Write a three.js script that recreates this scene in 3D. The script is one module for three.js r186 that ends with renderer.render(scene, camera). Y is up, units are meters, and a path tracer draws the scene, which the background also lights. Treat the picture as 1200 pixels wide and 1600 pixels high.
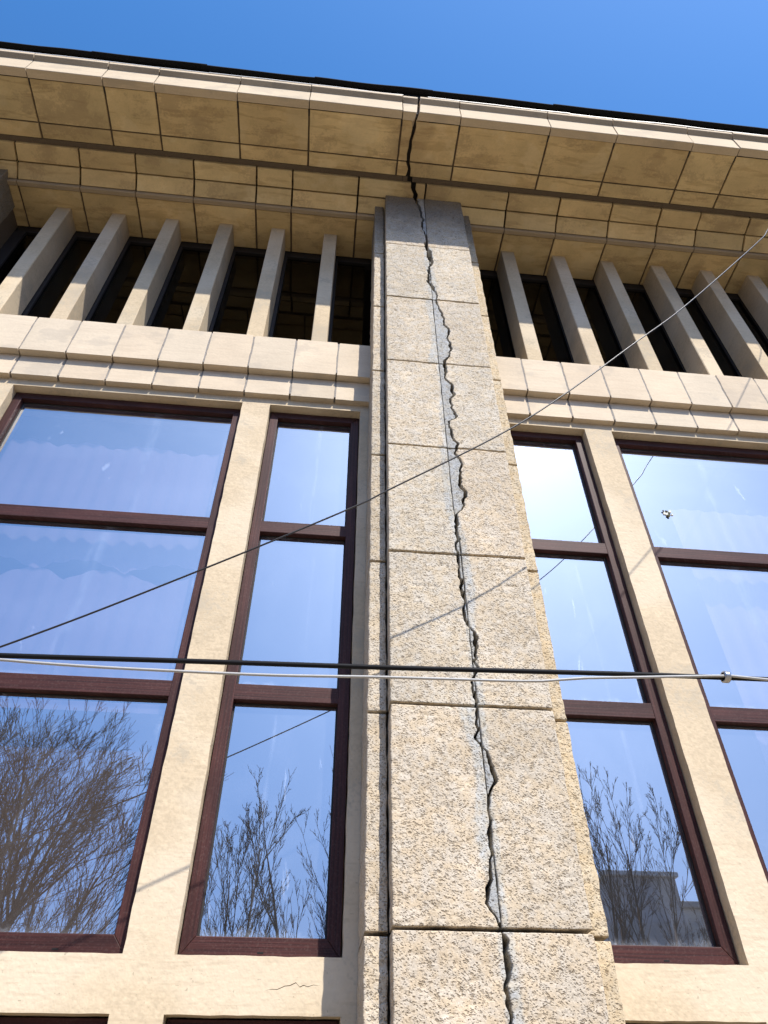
import * as THREE from 'three';
import { mergeGeometries } from 'three/addons/utils/BufferGeometryUtils.js';
import { ImprovedNoise } from 'three/addons/math/ImprovedNoise.js';

// ------------------------------------------------------------------ camera, sky, sun, exposure
const scene = new THREE.Scene();
const camera = new THREE.PerspectiveCamera(72.53, 768 / 1024, 0.05, 400);
camera.position.set(0, 1.65, 3.2);
camera.rotation.order = 'YXZ';
camera.rotation.set(THREE.MathUtils.degToRad(43.10), THREE.MathUtils.degToRad(-5.935), THREE.MathUtils.degToRad(-0.197));
camera.updateMatrixWorld();

const SUN = new THREE.Vector3(0.42, 1.354, 1.0).normalize();
const sunLight = new THREE.DirectionalLight(new THREE.Color(1.0, 0.945, 0.865), 5.0);
sunLight.position.copy(SUN).multiplyScalar(45);
sunLight.target.position.set(0, 0, 0);
sunLight.castShadow = true;
sunLight.shadow.mapSize.set(4096, 4096);
Object.assign(sunLight.shadow.camera, { left: -16, right: 16, top: 16, bottom: -16, near: 1, far: 90 });
scene.add(sunLight, sunLight.target);
sunLight.target.updateMatrixWorld();

// clear sky after the CIE clear-sky distribution: darkest about 90 degrees from the sun, brighter to the horizon and round the sun
function skyTexture() {
  const W = 1024, H = 512, data = new Float32Array(W * H * 4);
  const zs = Math.acos(SUN.y), f = (x) => 1 + 10 * (Math.exp(-3 * x) - Math.exp(-3 * Math.PI / 2)) + 0.45 * Math.cos(x) ** 2 + 9 * Math.exp(-x / 0.16);
  const phi = (cz) => 1 - Math.exp(-0.60 / Math.max(cz, 0.03)), norm = f(zs) * phi(1), Lz = 0.31;
  const deep = [0.29, 1.03, 2.80], pale = [0.985, 1.005, 1.06];
  for (let j = 0; j < H; j++) {
    const up = ((j + 0.5) / H - 0.5) * Math.PI, y = Math.sin(up), c = Math.cos(up);
    for (let i = 0; i < W; i++) {
      const a = ((i + 0.5) / W - 0.5) * 2 * Math.PI, x = Math.cos(a) * c, z = Math.sin(a) * c;
      const chi = Math.acos(THREE.MathUtils.clamp(x * SUN.x + Math.max(y, 0) * SUN.y + z * SUN.z, -1, 1));
      const fv = f(chi), L = Lz * fv * phi(Math.max(y, 0)) / norm;
      const around = (fv - 1.45) / fv, low = Math.exp(-Math.max(y, 0) / 0.22);
      const w = THREE.MathUtils.clamp(0.90 * Math.max(0, around) ** 1.6 + 0.78 * low, 0, 0.94);
      const o = (j * W + i) * 4;
      for (let k = 0; k < 3; k++) data[o + k] = L * (deep[k] * (1 - w) + pale[k] * w);
      data[o + 3] = 1;
    }
  }
  const t = new THREE.DataTexture(data, W, H, THREE.RGBAFormat, THREE.FloatType);
  t.mapping = THREE.EquirectangularReflectionMapping; t.magFilter = t.minFilter = THREE.LinearFilter; t.needsUpdate = true;
  return t;
}
const skyTex = skyTexture();
scene.background = skyTex;
scene.environment = skyTex;

const renderer = new THREE.WebGLRenderer({ antialias: true });
renderer.setSize(768, 1024);
renderer.toneMapping = THREE.LinearToneMapping;
renderer.toneMappingExposure = 1.30;
renderer.shadowMap.enabled = true;

// ------------------------------------------------------------------ helpers
let seed = 20240317;
const rnd = () => { seed = (seed + 0x6D2B79F5) | 0; let t = Math.imul(seed ^ (seed >>> 15), 1 | seed); t = (t + Math.imul(t ^ (t >>> 7), 61 | t)) ^ t; return ((t ^ (t >>> 14)) >>> 0) / 4294967296; };
const rr = (a, b) => a + (b - a) * rnd();
const clamp = THREE.MathUtils.clamp, lerp = THREE.MathUtils.lerp, smooth = THREE.MathUtils.smoothstep;
const perlin = new ImprovedNoise(), N3 = (x, y, z = 0.5) => perlin.noise(x, y, z);
const interp = (pts, y) => { // pts: [y, value] with falling y
  if (y >= pts[0][0]) return pts[0][1];
  for (let i = 1; i < pts.length; i++) if (y >= pts[i][0]) { const [a, va] = pts[i - 1], [b, vb] = pts[i]; return va + (vb - va) * (a - y) / (a - b || 1); }
  return pts[pts.length - 1][1];
};
const used = {};
const numbered = (n) => { const k = used[n] = (used[n] ?? -1) + 1; return k ? `${n}_${String(k).padStart(3, '0')}` : n; };
function put(name, geo, mat, parent = scene, data) {
  const m = new THREE.Mesh(geo, mat);
  m.name = parent === scene ? numbered(name) : name;
  m.castShadow = m.receiveShadow = true;
  if (data) Object.assign(m.userData, data);
  parent.add(m);
  return m;
}
function group(name, parent = scene, data) {
  const g = new THREE.Group();
  g.name = parent === scene ? numbered(name) : name;
  if (data) Object.assign(g.userData, data);
  parent.add(g);
  return g;
}

// ------------------------------------------------------------------ textures (tileable, in metres through repeat)
const hash = (x, y, s) => { let h = Math.imul(x, 374761393) ^ Math.imul(y, 668265263) ^ Math.imul(s, 2147483647 ^ 0x9E3779B1); h = Math.imul(h ^ (h >>> 13), 1274126177); h ^= h >>> 16; return (h >>> 0) / 4294967296; };
function vn(u, v, px, py, s) { // periodic value noise, 0..1
  const x = u * px, y = v * py, ix = Math.floor(x), iy = Math.floor(y); let fx = x - ix, fy = y - iy;
  fx = fx * fx * (3 - 2 * fx); fy = fy * fy * (3 - 2 * fy);
  const m = (a, p) => ((a % p) + p) % p, x0 = m(ix, px), x1 = m(ix + 1, px), y0 = m(iy, py), y1 = m(iy + 1, py);
  return lerp(lerp(hash(x0, y0, s), hash(x1, y0, s), fx), lerp(hash(x0, y1, s), hash(x1, y1, s), fx), fy);
}
function fbm(u, v, px, py, oct, s, gain = 0.5) { let a = 1, t = 0, n = 0; for (let o = 0; o < oct; o++) { t += a * vn(u, v, px, py, s + o * 17); n += a; a *= gain; px *= 2; py *= 2; } return t / n; }
const enc = (c) => { c = clamp(c, 0, 1); return Math.round(255 * (c <= 0.0031308 ? 12.92 * c : 1.055 * c ** (1 / 2.4) - 0.055)); };
function colorTex(w, h, tileX, tileY, fn) {
  const d = new Uint8Array(w * h * 4);
  for (let j = 0; j < h; j++) for (let i = 0; i < w; i++) { const c = fn((i + 0.5) / w, (j + 0.5) / h), o = (j * w + i) * 4; d[o] = enc(c[0]); d[o + 1] = enc(c[1]); d[o + 2] = enc(c[2]); d[o + 3] = 255; }
  const t = new THREE.DataTexture(d, w, h); t.colorSpace = THREE.SRGBColorSpace; return fin(t, tileX, tileY);
}
function grayTex(w, h, tileX, tileY, fn) {
  const d = new Uint8Array(w * h * 4);
  for (let j = 0; j < h; j++) for (let i = 0; i < w; i++) { const c = Math.round(255 * clamp(fn((i + 0.5) / w, (j + 0.5) / h), 0, 1)), o = (j * w + i) * 4; d[o] = d[o + 1] = d[o + 2] = c; d[o + 3] = 255; }
  return fin(new THREE.DataTexture(d, w, h), tileX, tileY);
}
function fin(t, tileX, tileY) { t.wrapS = t.wrapT = THREE.RepeatWrapping; t.magFilter = THREE.LinearFilter; t.minFilter = THREE.LinearMipmapLinearFilter; t.generateMipmaps = true; t.repeat.set(1 / tileX, 1 / tileY); t.needsUpdate = true; return t; }
const mixc = (a, b, k) => [lerp(a[0], b[0], k), lerp(a[1], b[1], k), lerp(a[2], b[2], k)], mul = (c, k) => [c[0] * k, c[1] * k, c[2] * k];

// trowelled cream plaster
const plasterCol = colorTex(1024, 1024, 2.3, 2.3, (u, v) => {
  const big = fbm(u, v, 3, 4, 5, 11), mid = fbm(u, v, 18, 18, 4, 31), fine = fbm(u, v, 160, 160, 2, 51), str = fbm(u, v, 12, 170, 3, 71), sp = vn(u, v, 230, 260, 91), patch = fbm(u, v, 5, 6, 6, 131, 0.62);
  let c = mul([0.665, 0.53, 0.352], 0.93 + 0.22 * (big - 0.5) + 0.16 * (mid - 0.5) + 0.24 * (fine - 0.5));
  c = mixc(c, [0.72, 0.61, 0.45], clamp((big - 0.50) * 3, 0, 0.55));
  c = mixc(c, [0.43, 0.37, 0.275], 0.60 * smooth(patch + 0.35 * (fine - 0.5), 0.53, 0.73));
  c = mixc(c, [0.47, 0.36, 0.235], 0.26 * smooth(str, 0.62, 0.72) * smooth(mid, 0.42, 0.6));
  if (sp > 0.955 && mid > 0.48) c = mul(c, 0.70);
  return c;
});
const plasterBump = grayTex(1024, 1024, 2.3, 2.3, (u, v) => 0.30 * fbm(u, v, 13, 11, 5, 131, 0.6) + 0.22 * fbm(u, v, 31, 170, 3, 71) + 0.48 * fbm(u, v, 140, 150, 3, 171, 0.6));
// fine sawn stone with level veins
const veinCol = colorTex(1024, 1024, 1.9, 1.9, (u, v) => {
  const w = 0.03 * (fbm(u, v, 5, 5, 3, 7) - 0.5), veins = fbm(u, v + w, 5, 44, 5, 23, 0.6), big = fbm(u, v, 4, 4, 4, 37), fine = fbm(u, v, 170, 190, 2, 43), patch = fbm(u, v, 9, 11, 5, 67);
  let c = mul([0.70, 0.575, 0.415], 0.93 + 0.13 * (veins - 0.5) + 0.16 * (big - 0.5) + 0.10 * (fine - 0.5));
  c = mixc(c, [0.56, 0.45, 0.32], 0.45 * smooth(veins, 0.57, 0.70));
  c = mixc(c, [0.50, 0.42, 0.32], 0.50 * smooth(patch, 0.60, 0.74));
  return c;
});
const veinBump = grayTex(512, 512, 1.9, 1.9, (u, v) => 0.6 * fbm(u, v, 6, 60, 4, 23) + 0.4 * fbm(u, v, 90, 110, 2, 57));
// soffit slabs: ochre stone with brown water stains that follow the slab
const soffitCol = colorTex(1024, 1024, 2.1, 2.1, (u, v) => {
  const w = 0.05 * (fbm(u, v, 4, 4, 3, 9) - 0.5), veins = fbm(u, v + w, 6, 40, 5, 223, 0.62), big = fbm(u, v, 4, 5, 4, 237), fine = fbm(u, v, 150, 170, 2, 243), patch = fbm(u + w, v, 6, 8, 6, 267, 0.6);
  let c = mul([0.72, 0.535, 0.265], 0.92 + 0.22 * (veins - 0.5) + 0.25 * (big - 0.5) + 0.12 * (fine - 0.5));
  c = mixc(c, [0.42, 0.28, 0.125], 0.50 * smooth(veins, 0.53, 0.72));
  c = mixc(c, [0.36, 0.245, 0.13], 0.48 * smooth(patch + 0.3 * (fine - 0.5) + 0.2 * (veins - 0.5), 0.53, 0.74));
  c = mixc(c, [0.76, 0.60, 0.34], 0.40 * smooth(1 - patch, 0.58, 0.68));
  return c;
});
// hammered stone: grains and pits
const PIT = new Float32Array(1024 * 1024);
for (let n = 0; n < 8200; n++) { // chipped hollows, each with its own size, slant and ragged rim
  const big = rnd() < 0.12, a = big ? rr(6, 13) : rr(2.2, 6.5), b = a * rr(0.35, 0.75), an = rr(-0.9, 0.9), cx = rr(0, 1024), cy = rr(0, 1024), dep = rr(0.45, 1), R = Math.ceil(a * 1.3), co = Math.cos(an), si = Math.sin(an);
  for (let y = -R; y <= R; y++) for (let x = -R; x <= R; x++) {
    const u = (x * co + y * si) / a, v = (-x * si + y * co) / b, d = Math.sqrt(u * u + v * v), X = (Math.floor(cx + x) + 1024) & 1023, Yy = (Math.floor(cy + y) + 1024) & 1023;
    const e = d + 0.75 * (vn(X / 1024, Yy / 1024, 256, 256, 5) - 0.5), k = dep * smooth(1 - e, 0, 0.55), o = Yy * 1024 + X;
    if (k > PIT[o]) PIT[o] = k;
  }
}
const pitAt = (u, v) => PIT[(Math.floor(v * 1024) & 1023) * 1024 + (Math.floor(u * 1024) & 1023)];
const stoneCol = colorTex(1024, 1024, 0.9, 0.9, (u, v) => {
  const p = pitAt(u, v), big = fbm(u, v, 4, 5, 4, 353), g = fbm(u, v, 230, 230, 2, 377), hue = fbm(u, v, 30, 30, 3, 391);
  let c = mixc([0.60, 0.485, 0.335], [0.61, 0.53, 0.415], clamp(hue * 2.4 - 0.7, 0, 1));
  c = mul(c, 0.97 + 0.24 * (big - 0.5) + 0.34 * (g - 0.5));
  return mixc(c, [0.22, 0.165, 0.105], 0.80 * p * (0.6 + 0.8 * g));
});
const stoneBump = grayTex(1024, 1024, 0.9, 0.9, (u, v) => 0.78 - 0.62 * pitAt(u, v) + 0.22 * (fbm(u, v, 120, 120, 3, 377, 0.6) - 0.5) * 1.6);
// brown wood-grain foil of the frames
const foilCol = colorTex(256, 1024, 0.35, 1.6, (u, v) => {
  const w = 0.02 * (fbm(u, v, 3, 4, 3, 5) - 0.5), g = fbm(u + w, v, 60, 3, 4, 407, 0.6), b = fbm(u, v, 4, 9, 4, 417), d = fbm(u, v, 60, 240, 2, 427);
  let c = mixc([0.030, 0.0098, 0.0092], [0.080, 0.027, 0.023], clamp(1.7 * g - 0.35, 0, 1));
  c = mul(c, 0.85 + 0.5 * (b - 0.5));
  return mixc(c, [0.20, 0.15, 0.13], 0.10 * smooth(d, 0.55, 0.78) * (0.4 + b));
});
const foilBump = grayTex(256, 512, 0.35, 1.6, (u, v) => fbm(u, v, 60, 3, 4, 407, 0.6));
const asphaltCol = colorTex(512, 512, 3, 3, (u, v) => mul([0.30, 0.285, 0.255], 0.85 + 0.5 * (fbm(u, v, 6, 6, 5, 507) - 0.5) + 0.5 * (fbm(u, v, 120, 120, 2, 527) - 0.5)));
// share of light that the dirty panes let through: dust grains, run marks, brushed grime along the rims; uv 0..1 over a pane
const dustMap = (q) => { const t = grayTex(512, 640, 1, 1, (u, v) => {
  const grain = fbm(u, v, 120, 150, 3, 607 + q, 0.7), cloud = fbm(u, v, 4, 5, 5, 617 + q), sm = fbm(u + 0.15 * v, v, 26, 7, 4, 637 + q), few = vn(u, v, 9, 5, 647 + q);
  let d = 0.055 + 0.07 * smooth(cloud, 0.35, 0.75) * grain;
  const lip = fbm(u, v, 9, 7, 4, 671 + q), rim = (dist, w) => smooth(w * (0.25 + 1.1 * lip) + 0.018 * (grain - 0.5) - dist, 0, w * 0.9);
  d += 0.42 * rim(v, 0.060) * (0.35 + 0.8 * grain) + 0.30 * rim(1 - v, 0.045) * (0.3 + grain) + 0.28 * rim(Math.min(u, 1 - u), 0.035) * (0.3 + 0.9 * grain);
  const c0 = 0.5 + 0.30 * (hash(q, 3, 9) - 0.5), rx = u - c0 - 0.05 * (vn(u, v, 2, 4, 651 + q) - 0.5) - 0.03 * (v - 0.5);
  d += 0.13 * smooth(0.045 * fbm(u, v, 8, 6, 3, 657 + q) + 0.012 - Math.abs(rx), 0, 0.045) * smooth(fbm(u, v, 40, 5, 3, 661 + q), 0.32, 0.66) * (0.5 + grain);
  d += 0.3 * smooth(sm, 0.72, 0.78) * smooth(few, 0.70, 0.82) * (0.4 + grain);
  return 1 - d;
}); t.wrapS = t.wrapT = THREE.ClampToEdgeWrapping; return t; };

// ------------------------------------------------------------------ materials
const std = (o) => new THREE.MeshStandardMaterial({ roughness: 0.92, metalness: 0, ...o });
const GLASS = [11, 223, 431, 777].map((q) => new THREE.MeshPhysicalMaterial({ color: new THREE.Color().setRGB(0.66, 0.68, 0.72), roughness: 0.008, metalness: 0, transmission: 1, thickness: 0, ior: 5.6, transmissionMap: dustMap(q) }));
const M = {
  plaster: std({ map: plasterCol, bumpMap: plasterBump, bumpScale: 0.0032, color: new THREE.Color().setRGB(0.93, 0.93, 0.93) }),
  fin: [[0.88, 0.88, 0.88], [0.82, 0.82, 0.80], [0.90, 0.89, 0.86]].map((c) => std({ map: plasterCol, bumpMap: plasterBump, bumpScale: 0.0022, color: new THREE.Color().setRGB(...c) })),
  ledge: std({ map: veinCol, bumpMap: veinBump, bumpScale: 0.002, vertexColors: true, color: new THREE.Color().setRGB(0.93, 0.93, 0.93) }),
  soffit: std({ map: soffitCol, bumpMap: veinBump, bumpScale: 0.003, vertexColors: true }),
  cornice: std({ map: veinCol, bumpMap: veinBump, bumpScale: 0.002, vertexColors: true, color: new THREE.Color().setRGB(0.92, 0.92, 0.92) }),
  stone: std({ map: stoneCol, bumpMap: stoneBump, bumpScale: 0.006, vertexColors: true, roughness: 0.96, color: new THREE.Color().setRGB(0.93, 0.93, 0.93) }),
  mortar: std({ color: new THREE.Color().setRGB(0.27, 0.245, 0.215), bumpMap: stoneBump, bumpScale: 0.006 }),
  cement: std({ map: stoneCol, color: new THREE.Color().setRGB(0.63, 0.73, 0.90), bumpMap: stoneBump, bumpScale: 0.006 }),
  darkMortar: std({ color: new THREE.Color().setRGB(0.13, 0.095, 0.06), bumpMap: stoneBump, bumpScale: 0.004 }),
  core: std({ color: new THREE.Color().setRGB(0.045, 0.038, 0.033) }),
  fillet: std({ map: veinCol, bumpMap: veinBump, bumpScale: 0.002, color: new THREE.Color().setRGB(0.62, 0.58, 0.52) }),
  foil: new THREE.MeshPhysicalMaterial({ map: foilCol, bumpMap: foilBump, bumpScale: 0.0006, roughness: 0.55, metalness: 0, specularIntensity: 0.42 }),
  bead: std({ color: new THREE.Color().setRGB(0.018, 0.014, 0.013), roughness: 0.7 }),
  slot: std({ color: new THREE.Color().setRGB(0.008, 0.007, 0.007) }),
  darkGlass: new THREE.MeshPhysicalMaterial({ color: new THREE.Color().setRGB(0.22, 0.23, 0.26), roughness: 0.03, transmission: 1, thickness: 0, ior: 1.25 }),
  bitumen: new THREE.MeshPhysicalMaterial({ color: new THREE.Color().setRGB(0.012, 0.011, 0.011), roughness: 0.9, specularIntensity: 0.25, bumpMap: plasterBump, bumpScale: 0.006 }),
  flashing: std({ color: new THREE.Color().setRGB(0.62, 0.61, 0.58), roughness: 0.45, metalness: 0.2 }),
  roof: std({ color: new THREE.Color().setRGB(0.09, 0.085, 0.08) }),
  interior: std({ color: new THREE.Color().setRGB(0.34, 0.20, 0.11) }),
  blind: new THREE.MeshPhysicalMaterial({ color: new THREE.Color().setRGB(0.30, 0.165, 0.07), roughness: 1, transmission: 0.25, thickness: 0 }),
  curtain: new THREE.MeshPhysicalMaterial({ color: new THREE.Color().setRGB(0.60, 0.40, 0.45), roughness: 1, transmission: 0.35, thickness: 0 }),
  blackCable: new THREE.MeshPhysicalMaterial({ color: new THREE.Color().setRGB(0.008, 0.008, 0.009), roughness: 0.6, specularIntensity: 0.3 }),
  whiteCable: std({ color: new THREE.Color().setRGB(0.40, 0.39, 0.37), roughness: 0.5 }),
  wire: std({ color: new THREE.Color().setRGB(0.022, 0.018, 0.016), roughness: 0.38 }),
  clip: std({ color: new THREE.Color().setRGB(0.45, 0.45, 0.46), roughness: 0.3, metalness: 0.8 }),
  bark: std({ color: new THREE.Color().setRGB(0.24, 0.145, 0.075) }),
  twig: std({ color: new THREE.Color().setRGB(0.20, 0.125, 0.07) }),
  bud: std({ color: new THREE.Color().setRGB(0.26, 0.23, 0.10) }),
  splash: std({ color: new THREE.Color().setRGB(0.70, 0.68, 0.58) }),
  mud: std({ color: new THREE.Color().setRGB(0.09, 0.08, 0.035) }),
  asphalt: std({ map: asphaltCol, color: new THREE.Color().setRGB(0.52, 0.47, 0.40) }),
  paving: std({ map: asphaltCol, color: new THREE.Color().setRGB(1.05, 0.88, 0.64) }),
  kerb: std({ color: new THREE.Color().setRGB(0.36, 0.35, 0.33) }),
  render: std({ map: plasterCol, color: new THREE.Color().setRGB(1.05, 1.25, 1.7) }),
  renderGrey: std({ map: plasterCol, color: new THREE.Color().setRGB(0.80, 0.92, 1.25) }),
};

// ------------------------------------------------------------------ geometry builders
// a slab of stone: fine front with rounded, uneven rims and sides that run back; front faces +z
function slab({ xa, xb, ya, yb, zf = 0, depth = 0.1, cell = 0.05, disp = null, round = 0.006, wob = 0.002, tint = null, off = null }) {
  const fa = typeof xa === 'function' ? xa : () => xa, fb = typeof xb === 'function' ? xb : () => xb, zfun = typeof zf === 'function' ? zf : () => zf;
  const h = yb - ya; let wmax = 0; for (let i = 0; i <= 12; i++) { const y = ya + h * i / 12; wmax = Math.max(wmax, fb(y) - fa(y)); }
  const line = (len) => { const r = Math.min(round, len * 0.3), n = Math.max(1, Math.round((len - 2 * r) / cell)); return { r, n }; };
  const lv = line(h), lu = line(wmax), sOff = off ?? [rr(0, 20), rr(0, 20)], q = rr(0, 90);
  const vs = [0, lv.r * 0.3, lv.r]; for (let i = 1; i < lv.n; i++) vs.push(lv.r + (h - 2 * lv.r) * i / lv.n); vs.push(h - lv.r, h - lv.r * 0.3, h);
  const nu = lu.n + 4, P = [], C = [], U = [], I = [];
  const drop = (d, r) => d >= r ? 0 : r - Math.sqrt(Math.max(0, r * r - (r - d) * (r - d)));
  for (const v of vs) {
    let y = ya + v;
    const w1 = wob * 2 * N3(y * 14 + q, 3.1, q), w2 = wob * 2 * N3(y * 14 - q, 7.7, q), x0 = fa(y) + w1, x1 = Math.max(fb(y) + w2, x0 + 0.0005), w = x1 - x0, r = Math.min(lu.r, w * 0.3);
    const us = [0, r * 0.3, r]; for (let i = 1; i < lu.n; i++) us.push(r + (w - 2 * r) * i / lu.n); us.push(w - r, w - r * 0.3, w);
    for (const u of us) {
      const x = x0 + u, dv = Math.min(v, h - v), du = Math.min(u, w - u);
      const yy = y + (dv < 1e-6 ? (v < h / 2 ? -1 : 1) * -wob * (1 + 1.6 * N3(x * 14 + q, 1.3, q)) : 0);
      const z = zfun(x, yy) - drop(dv, lv.r) - drop(du, r) + (disp ? disp(x, yy) : 0);
      P.push(x, yy, z); U.push(x + sOff[0], yy + sOff[1]);
      const t = tint ? tint(x, yy) : [1, 1, 1]; C.push(t[0], t[1], t[2]);
    }
  }
  const nv = vs.length;
  for (let j = 0; j < nv - 1; j++) for (let i = 0; i < nu; i++) { const a = j * (nu + 1) + i, b = a + 1, c = a + nu + 1, d = c + 1; I.push(a, b, d, a, d, c); }
  const skirt = (ids, along) => {
    const s = P.length / 3;
    for (const id of ids) {
      const x = P[id * 3], y = P[id * 3 + 1], z = P[id * 3 + 2], zb = zfun(x, y) - depth, c = C.slice(id * 3, id * 3 + 3);
      for (const zz of [z, zb]) { P.push(x, y, zz); C.push(...c); along === 'y' ? U.push(zz + sOff[0], y + sOff[1]) : U.push(x + sOff[0], zz + sOff[1]); }
    }
    for (let k = 0; k < ids.length - 1; k++) { const a = s + k * 2, b = a + 1, c = a + 2, d = a + 3; I.push(a, b, d, a, d, c); }
  };
  const ids = (f, n) => Array.from({ length: n }, (_, k) => f(k));
  skirt(ids((k) => (nv - 1) * (nu + 1) + nu - k, nu + 1).reverse().reverse(), 'x');
  skirt(ids((k) => k, nu + 1), 'x');
  skirt(ids((k) => (nv - 1 - k) * (nu + 1), nv), 'y');
  skirt(ids((k) => k * (nu + 1) + nu, nv), 'y');
  const g = new THREE.BufferGeometry();
  g.setAttribute('position', new THREE.Float32BufferAttribute(P, 3)); g.setAttribute('uv', new THREE.Float32BufferAttribute(U, 2)); g.setAttribute('color', new THREE.Float32BufferAttribute(C, 3));
  g.setIndex(I); g.computeVertexNormals();
  return g;
}
const FACE_DOWN = new THREE.Matrix4().set(1, 0, 0, 0, 0, 0, -1, 0, 0, 1, 0, 0, 0, 0, 0, 1); // local (x, y, z) -> world (x, -z, y): front looks down
// block with chamfered edges and uv in metres
function block(x0, x1, y0, y1, z0, z1, ch = 0.004, off = null) {
  const o = off ?? [rr(0, 9), rr(0, 9)], c = Math.min(ch, (x1 - x0) / 3, (y1 - y0) / 3, (z1 - z0) / 3), P = [], U = [], X = [x0, x1], Y = [y0, y1], Z = [z0, z1], s = [1, -1];
  const mid = new THREE.Vector3((x0 + x1) / 2, (y0 + y1) / 2, (z0 + z1) / 2);
  const vert = (a, i, j, k) => { const p = [X[i], Y[j], Z[k]], b = [i, j, k]; for (let t = 0; t < 3; t++) if (t !== a) p[t] += s[b[t]] * c; return new THREE.Vector3(...p); };
  const tri = (a, b, d) => {
    const n = new THREE.Vector3().subVectors(b, a).cross(new THREE.Vector3().subVectors(d, a)), m = new THREE.Vector3().addVectors(a, b).add(d).divideScalar(3).sub(mid);
    if (n.dot(m) < 0) [b, d] = [d, b];
    const ax = Math.abs(n.x), ay = Math.abs(n.y), az = Math.abs(n.z);
    for (const p of [a, b, d]) { P.push(p.x, p.y, p.z); ax >= ay && ax >= az ? U.push(p.z + o[0], p.y + o[1]) : ay >= az ? U.push(p.x + o[0], p.z + o[1]) : U.push(p.x + o[0], p.y + o[1]); }
  };
  const quad = (a, b, d, e) => { tri(a, b, d); tri(a, d, e); };
  for (let i = 0; i < 2; i++) {
    quad(vert(0, i, 0, 0), vert(0, i, 1, 0), vert(0, i, 1, 1), vert(0, i, 0, 1));
    quad(vert(1, 0, i, 0), vert(1, 1, i, 0), vert(1, 1, i, 1), vert(1, 0, i, 1));
    quad(vert(2, 0, 0, i), vert(2, 1, 0, i), vert(2, 1, 1, i), vert(2, 0, 1, i));
    for (let j = 0; j < 2; j++) {
      quad(vert(0, i, j, 0), vert(0, i, j, 1), vert(1, i, j, 1), vert(1, i, j, 0));
      quad(vert(0, i, 0, j), vert(0, i, 1, j), vert(2, i, 1, j), vert(2, i, 0, j));
      quad(vert(1, 0, i, j), vert(1, 1, i, j), vert(2, 1, i, j), vert(2, 0, i, j));
      for (let k = 0; k < 2; k++) tri(vert(0, i, j, k), vert(1, i, j, k), vert(2, i, j, k));
    }
  }
  const g = new THREE.BufferGeometry();
  g.setAttribute('position', new THREE.Float32BufferAttribute(P, 3)); g.setAttribute('uv', new THREE.Float32BufferAttribute(U, 2)); g.computeVertexNormals();
  return g;
}
// outline in the xy plane, run from z1 back to z0, with bevel
function plate(pts, z0, z1, bevel = 0.003, holes = []) {
  const sh = new THREE.Shape(pts.map((p) => new THREE.Vector2(p[0], p[1])));
  for (const hpts of holes) sh.holes.push(new THREE.Path(hpts.map((p) => new THREE.Vector2(p[0], p[1]))));
  const g = new THREE.ExtrudeGeometry(sh, { depth: z1 - z0 - (bevel ? bevel : 0), bevelEnabled: bevel > 0, bevelThickness: bevel, bevelSize: bevel, bevelOffset: -bevel, bevelSegments: 2, steps: 1, curveSegments: 4 });
  g.translate(0, 0, z0);
  return g;
}

// ------------------------------------------------------------------ the building
const building = group('building', scene, { label: 'cream building with a cracked stone pillar, tall brown-framed windows and deep eaves', category: 'building' });

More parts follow.
